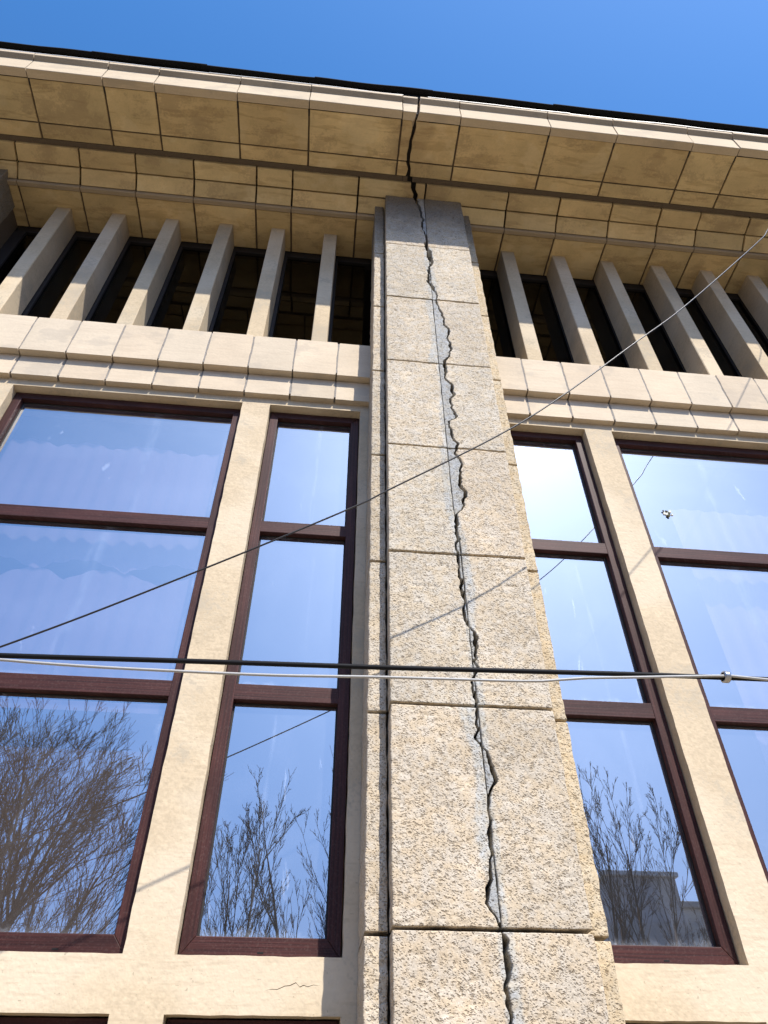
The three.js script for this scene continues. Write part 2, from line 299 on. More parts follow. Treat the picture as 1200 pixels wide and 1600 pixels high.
// --- the crack (height, x, width) down the middle pillar and, seen from below, through the eaves (z, x)
const CRACK = [[9.525,0.68,0.036],[9.344,0.71,0.036],[9.196,0.731,0.035],[8.997,0.755,0.028],[8.916,0.763,0.021],[8.741,0.739,0.017],[8.586,0.775,0.02],[8.427,0.775,0.02],[8.32,0.758,0.026],[8.2,0.788,0.045],[8.054,0.793,0.047],[7.975,0.807,0.031],[7.9,0.768,0.019],[7.769,0.762,0.025],[7.677,0.747,0.021],[7.571,0.77,0.024],[7.498,0.794,0.03],[7.412,0.816,0.018],[7.358,0.825,0.015],[7.323,0.801,0.015],[7.244,0.818,0.015],[7.109,0.843,0.017],[6.996,0.868,0.017],[6.917,0.85,0.017],[6.847,0.884,0.017],[6.757,0.891,0.022],[6.7,0.88,0.022],[6.546,0.899,0.021],[6.474,0.875,0.019],[6.383,0.829,0.021],[6.3,0.829,0.021],[6.218,0.824,0.021],[6.112,0.826,0.018],[6.072,0.859,0.018],[5.946,0.868,0.02],[5.88,0.839,0.017],[5.779,0.84,0.019],[5.678,0.869,0.019],[5.647,0.859,0.017],[5.613,0.812,0.017],[5.47,0.817,0.016],[5.365,0.854,0.018],[5.268,0.823,0.018],[5.214,0.854,0.018],[5.158,0.866,0.018],[5.024,0.849,0.02],[4.929,0.851,0.019],[4.888,0.863,0.019],[4.764,0.845,0.019],[4.681,0.806,0.021],[4.612,0.788,0.021],[4.546,0.796,0.025],[4.434,0.784,0.02],[4.367,0.789,0.02],[4.323,0.782,0.018],[4.237,0.779,0.015],[4.138,0.784,0.017],[4.065,0.788,0.019],[4.018,0.798,0.019],[3.978,0.787,0.019],[3.901,0.788,0.02],[3.842,0.793,0.02],[3.821,0.807,0.009],[3.8,0.827,0.014],[3.757,0.838,0.021],[3.7,0.833,0.025],[3.637,0.826,0.021],[3.615,0.81,0.014],[3.582,0.825,0.017],[3.534,0.808,0.017],[3.487,0.789,0.015],[3.429,0.793,0.017],[3.367,0.802,0.018],[3.264,0.8,0.018],[3.205,0.789,0.016],[3.159,0.796,0.014],[3.137,0.81,0.011],[3.12,0.828,0.013],[3.076,0.843,0.016],[3.022,0.853,0.017],[2.974,0.858,0.018],[2.931,0.843,0.017],[2.899,0.823,0.017],[2.838,0.817,0.015],[2.763,0.809,0.013],[2.691,0.808,0.015],[2.645,0.808,0.013],[2.608,0.794,0.013],[2.59,0.792,0.013],[2.54,0.791,0.013],[2.511,0.772,0.014],[2.467,0.77,0.014],[2.424,0.774,0.014],[2.401,0.791,0.012],[2.375,0.804,0.011],[2.345,0.813,0.011],[2.323,0.834,0.019],[2.28,0.835,0.022],[2.233,0.836,0.025],[2.208,0.826,0.018],[2.173,0.82,0.019],[2.143,0.814,0.013],[2.132,0.812,0.006],[2.089,0.811,0.01],[2.044,0.811,0.012]];
const crackX = CRACK.map((c) => [c[0], c[1]]), crackW = CRACK.map((c) => [c[0], c[2]]);
const zig = (y, step, k) => { const t = y / step, i = Math.floor(t), f = t - i; return lerp(hash(i, k, 77), hash(i + 1, k, 77), f) - 0.5; }; // broken line
const jag = (y) => 0.020 * zig(y, 0.043, 1) + 0.012 * zig(y, 0.019, 2);
const crackWide = (y) => interp(crackW, y) * (0.95 + 0.9 * zig(y, 0.071, 3));
const crackL = (y) => interp(crackX, y) + jag(y) - 0.5 * crackWide(y) + 0.004 * zig(y, 0.015, 4), crackR = (y) => interp(crackX, y) + jag(y) + 0.5 * crackWide(y) + 0.004 * zig(y, 0.015, 5);
const JOINT = [[9.4, 0.787], [7.3, 0.776], [5, 0.781], [4.7, 0.785], [4.45, 0.800], [3.1, 0.810], [2, 0.815]], jointX = (y) => interp(JOINT, y);
const EAVE_CRACK = [[1.0, 0.640], [0.848, 0.618], [0.805, 0.604], [0.762, 0.597], [0.719, 0.589], [0.656, 0.578], [0.564, 0.583], [0.48, 0.567], [0.407, 0.549], [0.305, 0.576], [0.214, 0.594], [0.198, 0.632], [0.146, 0.658], [0.078, 0.667], [0.025, 0.688], [-0.1, 0.71]];
const eaveCrack = (z) => interp(EAVE_CRACK, z) + 0.035 * zig(z + 5, 0.045, 6) + 0.015 * zig(z + 5, 0.02, 7), eaveGap = (z) => 0.045 + 0.035 * zig(z + 5, 0.06, 8);

// --- hammered stone of the pillars
const hammer = (x, y) => {
  const a = N3(x * 55, y * 60, 1.5), c = N3(x * 9, y * 9, 8.5), d = N3(x * 30 + 2 * N3(x * 9, y * 9, 3), y * 36, 6.2);
  return 0.0012 * a + 0.0030 * c - 0.0040 * smooth(d, 0.30, 0.5);
};
const LEVELS = [-0.62, 0.37, 1.362, 2.354, 3.352, 4.348, 5.316, 6.327, 7.303, 8.306, 9.30];
const SMEAR = { 1: [0.03, 0.12], 2: [0.10, 0.045], 3: [0.035, 0.06], 4: [0.06, 0.05], 5: [0.07, 0.03], 6: [0.08, 0.05], 7: [0.05, 0.05] };
const smear = (x, y) => { // cement smeared over the stone beside the joint: patches with their own outline
  const d = x - jointX(y), row = Math.floor((y - 0.37) / 0.992), reach = (SMEAR[row] ?? [0, 0])[d < 0 ? 0 : 1] * (0.75 + 0.9 * N3(y * 2.3, row * 3.7, d < 0 ? 1 : 4)) + 0.010 * N3(x * 70, y * 60, 2);
  return smooth(reach - Math.abs(d), -0.006, 0.012) * (0.6 + 0.4 * clamp(0.5 + 1.6 * N3(x * 40, y * 26, 7), 0, 1));
};
const pillarTint = (base) => (x, y) => {
  const m = 1 + 0.10 * N3(x * 2.3, y * 2.1, 3) + 0.06 * N3(x * 9, y * 9, 5), s = 0.92 * smear(x, y);
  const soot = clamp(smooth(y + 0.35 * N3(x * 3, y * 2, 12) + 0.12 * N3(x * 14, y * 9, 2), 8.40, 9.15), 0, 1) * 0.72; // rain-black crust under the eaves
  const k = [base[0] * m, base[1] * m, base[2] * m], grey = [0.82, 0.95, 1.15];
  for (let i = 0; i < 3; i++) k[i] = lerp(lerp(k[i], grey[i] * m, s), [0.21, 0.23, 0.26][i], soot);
  return k;
};
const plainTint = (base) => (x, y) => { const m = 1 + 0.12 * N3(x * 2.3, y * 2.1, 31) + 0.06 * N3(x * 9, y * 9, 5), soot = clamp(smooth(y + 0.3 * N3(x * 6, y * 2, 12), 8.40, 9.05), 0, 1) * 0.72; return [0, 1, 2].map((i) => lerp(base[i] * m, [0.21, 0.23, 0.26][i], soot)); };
const vary = (lo = 0.92, hi = 1.06) => { const m = rr(lo, hi), w = rr(-0.02, 0.02); return [m * (1 + w), m, m * (1 - w)]; };

function makePillar(cx, detailed) {
  const dx = cx - 0.781, p = group('pillar', building, detailed ? { label: 'square stone pillar split from top to bottom by a jagged crack' } : { label: 'uncracked stone pillar at the end of the window bay' });
  put('pillar_core', block(cx - 0.40, cx + 0.40, 0, 9.46, -0.62, -0.30, 0.002), M.core, p);
  put('pillar_back', block(cx - 0.50, cx + 0.50, 0, 9.40, -0.70, -0.205, 0.002), M.darkMortar, p);
  for (let r = 0; r < LEVELS.length - 1; r++) {
    const y0 = Math.max(0.01, LEVELS[r] + 0.0065), y1 = r === LEVELS.length - 2 ? 9.435 : LEVELS[r + 1] - 0.0065;
    if (y1 < 0.1) continue;
    const seen = y1 > 1.9 && detailed, cell = !seen ? 0.06 : y1 < 5.4 ? 0.0085 : 0.0115;
    const zt = rr(-0.002, 0.002);
    if (detailed) {
      const pt = pillarTint(vary(0.95, 1.04)), pt2 = pillarTint(vary(0.95, 1.04)), disp = (x, y) => hammer(x, y) + zt;
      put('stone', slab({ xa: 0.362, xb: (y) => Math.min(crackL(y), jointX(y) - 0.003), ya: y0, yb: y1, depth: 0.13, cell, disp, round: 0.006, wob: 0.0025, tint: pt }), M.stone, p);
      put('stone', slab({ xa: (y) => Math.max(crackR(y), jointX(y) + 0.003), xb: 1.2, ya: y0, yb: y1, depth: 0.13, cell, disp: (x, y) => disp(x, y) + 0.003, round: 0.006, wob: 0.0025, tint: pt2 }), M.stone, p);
      // cement that filled the joint, left between joint and crack
      let start = null, side = 0;
      const flush = (a, b, s) => {
        if (b - a < 0.03) return;
        const xa = s > 0 ? (y) => jointX(y) + 0.0025 : (y) => crackR(y), xb = s > 0 ? (y) => crackL(y) : (y) => jointX(y) - 0.0025;
        put('cement_fill', slab({ xa, xb: (y) => Math.max(xb(y), xa(y) + 0.001), ya: a, yb: b, zf: -0.002, depth: 0.11, cell: 0.012, disp: (x, y) => 0.6 * hammer(x, y), round: 0.003, wob: 0.0008, tint: () => [1, 1, 1] }), M.cement, p);
      };
      for (let y = y0; y <= y1 + 0.006; y += 0.01) {
        const s = crackL(y) > jointX(y) + 0.006 ? 1 : crackR(y) < jointX(y) - 0.006 ? -1 : 0;
        if (s !== side) { if (side) flush(start, y, side); start = y; side = s; }
      }
      if (side) flush(start, y1, side);
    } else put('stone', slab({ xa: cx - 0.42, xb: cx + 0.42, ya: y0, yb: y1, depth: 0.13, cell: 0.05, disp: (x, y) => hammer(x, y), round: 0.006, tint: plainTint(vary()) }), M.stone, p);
    // set-back stones on both flanks
    for (const s of [-1, 1]) {
      const a = s < 0 ? cx - 0.525 : cx + 0.428, b = s < 0 ? cx - 0.428 : cx + 0.529;
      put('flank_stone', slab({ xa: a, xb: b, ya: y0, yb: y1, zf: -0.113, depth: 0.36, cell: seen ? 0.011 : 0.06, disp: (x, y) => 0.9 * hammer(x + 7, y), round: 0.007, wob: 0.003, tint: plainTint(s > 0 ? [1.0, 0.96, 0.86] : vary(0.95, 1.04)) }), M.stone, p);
    }
  }
  return p;
}
makePillar(0.781, true);
makePillar(-4.186, false);
makePillar(5.755, false);

// --- plastered wall with window openings; each bay: narrow, wide, narrow
const wavy = (x0, x1, y0, y1, a = 0.0025) => { // hand-trowelled rim of an opening
  const pts = [], st = 0.06, add = (xa, ya, xb, yb) => { const n = Math.max(2, Math.round(Math.hypot(xb - xa, yb - ya) / st)); for (let i = 0; i < n; i++) { const t = i / n, x = lerp(xa, xb, t), y = lerp(ya, yb, t), k = i ? 1 : 0; pts.push([x + k * a * 1.8 * N3(x * 9, y * 9, 40), y + k * a * 1.8 * N3(x * 9, y * 9, 60)]); } };
  add(x0, y0, x0, y1); add(x0, y1, x1, y1); add(x1, y1, x1, y0); add(x1, y0, x0, y0);
  return pts;
};
const BAYS = [{ x0: -3.668, x1: 0.262, wins: [[-3.585, -2.835], [-2.61, -0.785], [-0.56, 0.187]] }, { x0: 1.303, x1: 5.235, wins: [[1.378, 2.11], [2.345, 4.17], [4.395, 5.145]] }];
const Y = { low0: 0.95, low1: 2.117, win0: 2.335, win1: 6.242, lint: 6.335, led1: 6.572, led2: 7.056, top: 9.295 };
const WIN_LABEL = ['narrow tall brown-framed window beyond the wide one', 'wide three-pane brown-framed window with a scalloped curtain, mirroring a budding tree', 'narrow tall brown-framed window on the shaded side of the pillar', 'narrow tall brown-framed window half hidden by the cracked pillar', 'wide brown-framed window with a mud splash on its top pane', 'narrow tall brown-framed window beyond the wide one with the splash'];

let paneNo = 0;
function makeWindow(x0, x1, y0, y1, bars, label, part = 'window') {
  const w = group(part, building, { label }), fw = 0.066, zf = -0.552, zb = -0.66, zg = -0.602, s = 0.006;
  x0 += s; x1 -= s; y0 += s; y1 -= s;
  const rot = (g) => { const u = g.attributes.uv; for (let i = 0; i < u.count; i++) u.setXY(i, u.getY(i), u.getX(i)); return g; };
  const stile = (pts) => { const g = plate(pts, zb, zf, 0.004); const p = g.attributes.position, u = g.attributes.uv; const o = rr(0, 5); for (let i = 0; i < u.count; i++) u.setXY(i, p.getX(i) + p.getZ(i) * 0.7 + o, p.getY(i) + o); return g; };
  const rail = (pts) => rot(stile(pts));
  const fb = 0.083;
  put('stile', stile([[x0, y0], [x0 + fw, y0 + fb], [x0 + fw, y1 - fw], [x0, y1]]), M.foil, w);
  put('stile', stile([[x1, y0], [x1, y1], [x1 - fw, y1 - fw], [x1 - fw, y0 + fb]]), M.foil, w);
  put('rail', rail([[x0, y0], [x1, y0], [x1 - fw, y0 + fb], [x0 + fw, y0 + fb]]), M.foil, w);
  put('rail', rail([[x0, y1], [x0 + fw, y1 - fw], [x1 - fw, y1 - fw], [x1, y1]]), M.foil, w);
  const levels = [y0 + fb, ...bars.flat(), y1 - fw];
  for (const [a, b] of bars) put('transom', rail([[x0 + fw - 0.004, a], [x1 - fw + 0.004, a], [x1 - fw + 0.004, b], [x0 + fw - 0.004, b]].map((p) => p)).translate(0, 0, -0.003), M.foil, w);
  const nSlots = Math.max(1, Math.round((x1 - x0) / 1.0));
  for (let k = 0; k < nSlots; k++) { const cx = lerp(x0, x1, nSlots === 1 ? 0.5 : k ? 0.83 : 0.28); put('drain_slot', block(cx - 0.014, cx + 0.014, y0 + 0.016, y0 + 0.023, zf - 0.006, zf + 0.0012, 0.0004), M.slot, w); }
  for (let k = 0; k < levels.length; k += 2) {
    const a = levels[k], b = levels[k + 1], xa = x0 + fw, xb = x1 - fw;
    const g = new THREE.PlaneGeometry(xb - xa + 0.02, b - a + 0.02), p = g.attributes.position, u = g.attributes.uv, o = [rr(0, 3), rr(0, 3)];
    g.translate((xa + xb) / 2, (a + b) / 2, zg);
    for (let i = 0; i < u.count; i++) u.setXY(i, (o[0] < 1.5 ? 1 : -1) * (p.getX(i) - (xa + xb) / 2) / (xb - xa + 0.02) + 0.5, (p.getY(i) - a + 0.01) / (b - a + 0.02));
    put('pane', g, part === 'window' ? GLASS[paneNo++ % 4] : M.darkGlass, w);
    // rubber bead round the pane
    const bd = 0.009, zz = zg + 0.006;
    const ring = [block(xa - 0.002, xa + bd, a, b, zg + 0.001, zz, 0.002), block(xb - bd, xb + 0.002, a, b, zg + 0.001, zz, 0.002), block(xa + bd, xb - bd, a - 0.002, a + bd, zg + 0.001, zz, 0.002), block(xa + bd, xb - bd, b - bd, b + 0.002, zg + 0.001, zz, 0.002)];
    put('glazing_bead', mergeGeometries(ring), M.bead, w);
  }
  return w;
}
const wideWindows = [];
BAYS.forEach((b, bi) => {
  const holes = [];
  for (const [a, c] of b.wins) { holes.push(wavy(a, c, Y.win0, Y.win1)); holes.push(wavy(a, c, Y.low0, Y.low1)); }
  if (!bi) { const line = [[-0.150, 2.206], [-0.118, 2.212], [-0.095, 2.211], [-0.062, 2.224], [-0.040, 2.226], [-0.015, 2.237], [0.003, 2.221], [0.020, 2.228], [0.038, 2.223], [0.062, 2.230], [0.098, 2.226]]; holes.push([...line.map(([x, y], i) => [x, y + 0.0016 * Math.sin(Math.PI * i / 10) + 0.0003]), ...line.slice(1, -1).reverse().map(([x, y]) => [x + 0.001, y - 0.0011])]); }
  const outer = [[b.x0, 0], [b.x1, 0], [b.x1, Y.lint], [b.x0, Y.lint]];
  put('wall', plate(outer, -0.80, -0.48, 0, holes), M.plaster, building, { label: 'cream trowelled plaster wall with posts between the windows' });
  b.wins.forEach(([a, c], wi) => {
    const bars = [[3.62, 3.722], [4.915, 5.018]];
    const w = makeWindow(a, c, Y.win0, Y.win1, bars, WIN_LABEL[bi * 3 + wi]);
    if (wi === 1) wideWindows.push(w);
    makeWindow(a, c, Y.low0, Y.low1, [], 'dark ground-floor window under the sill band', 'basement_window');
  });
  // beam behind the ledge
  put('lintel_beam', block(b.x0, b.x1, Y.lint, Y.led2 - 0.02, -0.80, -0.470, 0.002), M.mortar, building);

  // --- ledge of two courses of stone
  const ledge = group('ledge', building, { label: bi ? 'pale stone ledge above the windows right of the pillar' : 'pale stone ledge above the windows left of the pillar' });
  const joints = []; const base = bi ? 1.637 : -0.034;
  if (bi) for (let x = base; x < b.x1; x += 0.3725) joints.push(x); else for (let x = base; x > b.x0; x -= 0.3745) joints.unshift(x);
  const xs = [b.x0, ...joints, b.x1];
  for (let i = 0; i < xs.length - 1; i++) {
    const a = xs[i] + (i ? 0.0065 : 0.001), c = xs[i + 1] - (i < xs.length - 2 ? 0.0065 : 0.001);
    if (c - a < 0.03) continue;
    const t = vary(0.93, 1.05), t2 = vary(0.93, 1.05), tint = (tt) => (x, y) => { const m = 1 + 0.06 * N3(x * 4, y * 4, 9); return [tt[0] * m, tt[1] * m, tt[2] * m]; };
    const dz = rr(-0.002, 0.002), flat = (x, y) => 0.0012 * N3(x * 11, y * 11, 5) + dz;
    put('ledge_stone', slab({ xa: a, xb: c, ya: Y.led1, yb: Y.led2 + rr(-0.004, 0.004), zf: -0.368, depth: 0.22, cell: 0.045, disp: flat, round: 0.004, wob: 0.003, tint: tint(t) }), M.ledge, ledge);
    put('ledge_stone', slab({ xa: a + rr(-0.002, 0.002), xb: c + rr(-0.002, 0.002), ya: 6.318, yb: Y.led1 - 0.002, zf: -0.430, depth: 0.10, cell: 0.045, disp: flat, round: 0.0035, wob: 0.0025, tint: tint(t2) }), M.ledge, ledge);
  }
  put('ledge_mortar', block(b.x0, b.x1, Y.led1 + 0.03, Y.led2 - 0.012, -0.58, -0.372, 0.002), M.mortar, ledge);
  put('ledge_mortar', block(b.x0, b.x1, 6.345, Y.led1 - 0.004, -0.50, -0.4335, 0.002), M.mortar, ledge);

  // --- upright concrete fins before the clerestory
  const fins = bi ? [1.813, 2.406, 2.985, 3.585, 4.175, 4.765] : [-3.126, -2.543, -1.962, -1.375, -0.793, -0.218];
  for (const cx of fins) { const j = rr(-0.006, 0.006), w = rr(0.071, 0.076); put('fin', block(cx + j - w, cx + j + w, Y.led2 - 0.012, Y.top + 0.01, -0.69, -0.434 + rr(-0.006, 0.006), rr(0.003, 0.007)), M.fin[Math.floor(rr(0, 3))], building); }
  const cw = group('clerestory_window', building, { label: 'row of dark clerestory panes behind the fins' });
  const edges = [b.x0, ...fins, b.x1];
  put('rail', block(b.x0, b.x1, Y.led2 - 0.03, Y.led2 + 0.09, -0.78, -0.696, 0.003), M.bead, cw);
  put('rail', block(b.x0, b.x1, Y.top - 0.10, Y.top + 0.02, -0.78, -0.696, 0.003), M.bead, cw);
  for (let i = 0; i < edges.length - 1; i++) {
    const a = edges[i], c = edges[i + 1];
    put('stile', block(a - 0.07, a + 0.105, Y.led2 + 0.085, Y.top - 0.095, -0.77, -0.698, 0.003), M.bead, cw);
    const g = new THREE.PlaneGeometry(c - a - 0.17, 2.0); g.translate((a + c) / 2 + 0.018, (Y.led2 + Y.top) / 2, -0.72);
    put('pane', g, M.darkGlass, cw);
  }
});

// --- rooms behind: floors, back wall, cross walls, ceiling
const room = group('interior', building, { label: 'dim brown rooms behind the windows' });
put('back_wall', block(-4.9, 6.5, 0.1, 9.6, -6.3, -6.1, 0.01), M.interior, room);
put('floor_slab', block(-4.9, 6.5, 2.13, 2.32, -6.1, -0.80, 0.01), M.interior, room);
put('floor_slab', block(-4.9, 6.5, 6.40, 6.60, -6.1, -0.82, 0.01), M.interior, room);
put('floor_slab', block(-4.9, 6.5, 0.0, 0.1, -6.3, -0.82, 0.01), M.interior, room);
put('cross_wall', block(0.55, 1.0, 0.1, 9.6, -6.1, -0.82, 0.01), M.interior, room);
put('cross_wall', block(-5.0, -4.9, 0.1, 9.6, -6.3, -0.5, 0.01), M.interior, room);
put('cross_wall', block(6.5, 6.6, 0.1, 9.6, -6.3, -0.5, 0.01), M.interior, room);

// --- eaves: five rows of soffit slabs, mouldings, cornice stones, roof edge
const eaves = group('eaves', building, { label: 'wide ochre stone eaves of jointed slabs, stained and cracked above the pillar' });
eaves.position.set(0, 0.06, -0.02);
const EX0 = -6.2, EX1 = 8.2;
const UPPER = [EX0, -5.45, -4.74, -3.97, -3.245, -2.522, -2.02, -1.21, -0.493, 0.452, 1.05, 1.988, 2.694, 3.515, 4.02, 4.85, 5.5, 6.4, 7.2, EX1].map((x) => x * 1.0077);
const LOWER = [EX0, -5.4, -4.75, -4.15, -3.535, -2.888, -2.308, -1.7, -1.037, -0.652, 0.059, 0.791, 1.706, 2.288, 2.881, 3.443, 3.902, 4.48, 5.1, 5.65, 6.3, 7.0, 7.6, EX1].map((x) => x * 1.0077);
const soffTint = () => { const b = vary(0.85, 1.1), q = rr(0, 50); return (x, y) => { const m = 1 + 0.16 * N3(x * 3 + q, y * 5, 3) + 0.08 * N3(x * 11, y * 13, q); const d = Math.abs(x - eaveCrack(y)), wet = smooth(0.20 + 0.16 * N3(x * 5, y * 7, 22) + 0.07 * N3(x * 21, y * 21, 3) - d, 0, 0.05) * 0.45; return [b[0] * m, b[1] * m, b[2] * m].map((c, i) => lerp(c, [0.55, 0.50, 0.50][i], wet)); }; };
function soffitRow(xs, z0, z1, yAt, crackHere, gap = 0.0095) {
  for (let i = 0; i < xs.length - 1; i++) {
    let a = xs[i] + gap, c = xs[i + 1] - gap; const tilt = rr(-0.003, 0.003), zf = (x, y) => -(yAt(y) + tilt);
    const piece = (xa, xb) => { const g = slab({ xa, xb, ya: z0 + gap * 0.6, yb: z1 - gap * 0.6, zf, depth: 0.045, cell: 0.06, disp: (x, y) => 0.0012 * N3(x * 9, y * 9, 5), round: 0.005, wob: 0.002, tint: soffTint() }); g.applyMatrix4(FACE_DOWN); put('soffit_slab', g, M.soffit, eaves); };
    const cm = eaveCrack((z0 + z1) / 2);
    if (crackHere && cm > a && cm < c) { piece(a, (z) => eaveCrack(z) - eaveGap(z) / 2); piece((z) => eaveCrack(z) + eaveGap(z) / 2, c); } else piece(a, c);
  }
}
const yLow = (z) => z < -0.02 ? lerp(9.262, 9.375, clamp((z + 0.165) / 0.145, 0, 1)) : lerp(9.375, 9.42, clamp((z + 0.02) / 0.18, 0, 1));
soffitRow(UPPER, 0.364, 0.773, () => 9.45, true);
soffitRow(UPPER, 0.207, 0.364, () => 9.45, true);
soffitRow(LOWER, -0.02, 0.160, yLow, true);
soffitRow(LOWER, -0.165, -0.02, yLow, true);
soffitRow(LOWER, -0.675, -0.215, () => 9.238, false);
for (let i = 0; i < LOWER.length - 1; i++) put('moulding', block(LOWER[i] + 0.003, LOWER[i + 1] - 0.003, 9.224, 9.30, -0.216, -0.166, 0.006), M.fillet, eaves);
// bed that shows dark in the joints
const bed = (z0, z1, yy, n = 'bedding', h = 0.06, m = M.darkMortar) => { for (const [a, c] of [[EX0, 0.53], [0.735, EX1]]) put(n, block(a, c, yy, yy + h, z0, z1, 0.002), m, eaves); };
bed(0.19, 0.80, 9.468); bed(0.0, 0.205, 9.492); bed(-0.22, 0.02, 9.445); bed(-0.70, -0.20, 9.256);
bed(0.155, 0.2105, 9.452, 'fillet', 0.04); put('fillet', block(0.533, 0.585, 9.452, 9.492, 0.155, 0.2105, 0.003), M.darkMortar, eaves); put('fillet', block(0.640, 0.732, 9.452, 9.492, 0.155, 0.2105, 0.003), M.darkMortar, eaves);
put('crack_core', block(0.50, 0.76, 9.53, 9.56, -0.25, 0.78, 0.002), M.core, eaves);
put('roof_slab', block(EX0, EX1, 9.56, 9.745, -6.4, 0.80, 0.01), M.roof, eaves);
// cornice stones: underside, upright face, small overhang
function cornicePiece(a, c) {
  const prof = [[0.776, 9.437], [0.853, 9.437], [0.857, 9.442], [0.858, 9.682], [0.897, 9.722], [0.901, 9.727], [0.901, 9.768], [0.70, 9.768], [0.70, 9.50], [0.776, 9.50]];
  const fa = typeof a === 'function' ? a : () => a, fc = typeof c === 'function' ? c : () => c, P = [], U = [], I = [], C = [], o = [rr(0, 9), rr(0, 9)], dy = rr(-0.004, 0.004), dz = rr(-0.004, 0.004);
  const n = prof.length; let len = 0;
  for (let k = 0; k < n; k++) {
    const p = prof[k], q = prof[(k + 1) % n], s = P.length / 3, l = Math.hypot(q[0] - p[0], q[1] - p[1]);
    for (const [pt, t] of [[p, len], [q, len + l]]) for (const f of [fa, fc]) { const x = f(pt[0] + 0.4 * (pt[1] - 9.437)); P.push(x, pt[1] + dy, pt[0] + dz); U.push(x + o[0], t + o[1]); const m = k === 3 ? 0.60 + 0.25 * N3(x * 3.1, 4.4) : 1; C.push(m, m * 0.97, m * 0.90); }
    I.push(s, s + 2, s + 1, s + 1, s + 2, s + 3); len += l;
  }
  for (const [f, flip] of [[fa, 0], [fc, 1]]) { const s = P.length / 3; for (const pt of prof) { P.push(f(pt[0] + 0.4 * (pt[1] - 9.437)), pt[1] + dy, pt[0] + dz); U.push(pt[0] + o[0], pt[1] + o[1]); C.push(1, 1, 1); } const tr = THREE.ShapeUtils.triangulateShape(prof.map((q) => new THREE.Vector2(q[0], q[1])), []); for (const [x, y, z] of tr) flip ? I.push(s + x, s + z, s + y) : I.push(s + x, s + y, s + z); }
  const g = new THREE.BufferGeometry(); g.setAttribute('position', new THREE.Float32BufferAttribute(P, 3)); g.setAttribute('uv', new THREE.Float32BufferAttribute(U, 2)); g.setAttribute('color', new THREE.Float32BufferAttribute(C, 3)); g.setIndex(I);
  const gg = g.toNonIndexed(); gg.computeVertexNormals(); return gg;
}
for (let i = 0; i < UPPER.length - 1; i++) {
  const a = UPPER[i] + 0.005, c = UPPER[i + 1] - 0.005;
  if (a < 0.6 && c > 0.65) { put('cornice_stone', cornicePiece(a, (z) => eaveCrack(z) - 0.016), M.cornice, eaves); put('cornice_stone', cornicePiece((z) => eaveCrack(z) + 0.014, c), M.cornice, eaves); } else put('cornice_stone', cornicePiece(a, c), M.cornice, eaves);
}
bed(0.70, 0.838, 9.46, 'cornice_bed', 0.295, M.core);
// roof edge: bent white flashing under lapped bitumen sheet
function edgeStrip(x0, x1, zBase, yBase, hgt, thick, wav, q) {
  const n = Math.max(4, Math.round((x1 - x0) / 0.12)), P = [], U = [], I = [];
  for (let i = 0; i <= n; i++) {
    const x = lerp(x0, x1, i / n), w = wav * N3(x * 1.7 + q, 3.3), w2 = wav * N3(x * 2.9 + q, 8.3);
    const ring = [[zBase - 0.25, yBase + hgt], [zBase + thick + w, yBase + hgt + w2], [zBase + thick + w, yBase + w2], [zBase + w, yBase - 0.004 + w2], [zBase - 0.02, yBase + hgt * 0.5], [zBase - 0.25, yBase + hgt * 0.5]];
    for (const r of ring) { P.push(x, r[1], r[0]); U.push(x, r[0] + r[1]); }
  }
  for (let i = 0; i < n; i++) for (let k = 0; k < 6; k++) { const a = i * 6 + k, b = i * 6 + (k + 1) % 6, c = a + 6, d = b + 6; I.push(a, c, b, b, c, d); }
  const g = new THREE.BufferGeometry(); g.setAttribute('position', new THREE.Float32BufferAttribute(P, 3)); g.setAttribute('uv', new THREE.Float32BufferAttribute(U, 2)); g.setIndex(I);
  const gg = g.toNonIndexed(); gg.computeVertexNormals(); return gg;
}
for (const [a, b] of [[EX0, -3.1], [-3.1, -1.55], [-1.55, 0.46], [0.72, 2.25], [2.25, 4.6], [4.6, EX1]]) put('flashing', edgeStrip(a, b, 0.893, 9.774, 0.012, 0.012, 0.006, a), M.flashing, eaves);
put('fascia', block(EX0, EX1, 9.79, 9.888, 0.80, 0.882, 0.004), M.bitumen, eaves);
let bx = EX0, bk = 0;
while (bx < EX1) { const w = rr(0.95, 1.5), e = Math.min(EX1, bx + w); put('roofing_sheet', edgeStrip(bx - 0.06, e, 0.90, 9.884 + (bk % 2) * 0.0045, 0.016, 0.040 + (bk % 2) * 0.003, 0.007, bx * 3), M.bitumen, eaves); bx = e; bk++; }

// --- marks on the wide right window: a splash of mud
{
  const splash = (n, r, k, mat, z) => { const s = new THREE.Shape(); for (let i = 0; i < 22; i++) { const a = i / 22 * Math.PI * 2, q = r * (0.75 + 0.55 * N3(Math.cos(a) * 2 + k, Math.sin(a) * 2, k)); i ? s.lineTo(q * Math.cos(a), q * Math.sin(a)) : s.moveTo(q * Math.cos(a), q * Math.sin(a)); } const g = new THREE.ExtrudeGeometry(s, { depth: 0.004, bevelEnabled: true, bevelSize: 0.002, bevelThickness: 0.002, bevelSegments: 1 }); return g; };
  const parts = [splash('a', 0.030, 3.1, null), splash('b', 0.012, 6.2, null).translate(0.034, 0.026, 0), splash('c', 0.008, 9.3, null).translate(0.045, -0.006, 0)];
  put('dried_splash', mergeGeometries(parts).translate(2.645, 5.41, -0.601), M.splash, wideWindows[1]);
  const mud = []; for (let i = 0; i < 9; i++) mud.push(splash('d', rr(0.004, 0.010), i * 2.7, null).translate(rr(-0.026, 0.022), rr(-0.034, 0.024), 0.004));
  put('mud_clod', mergeGeometries(mud).translate(2.645, 5.41, -0.598), M.mud, wideWindows[1]);
}

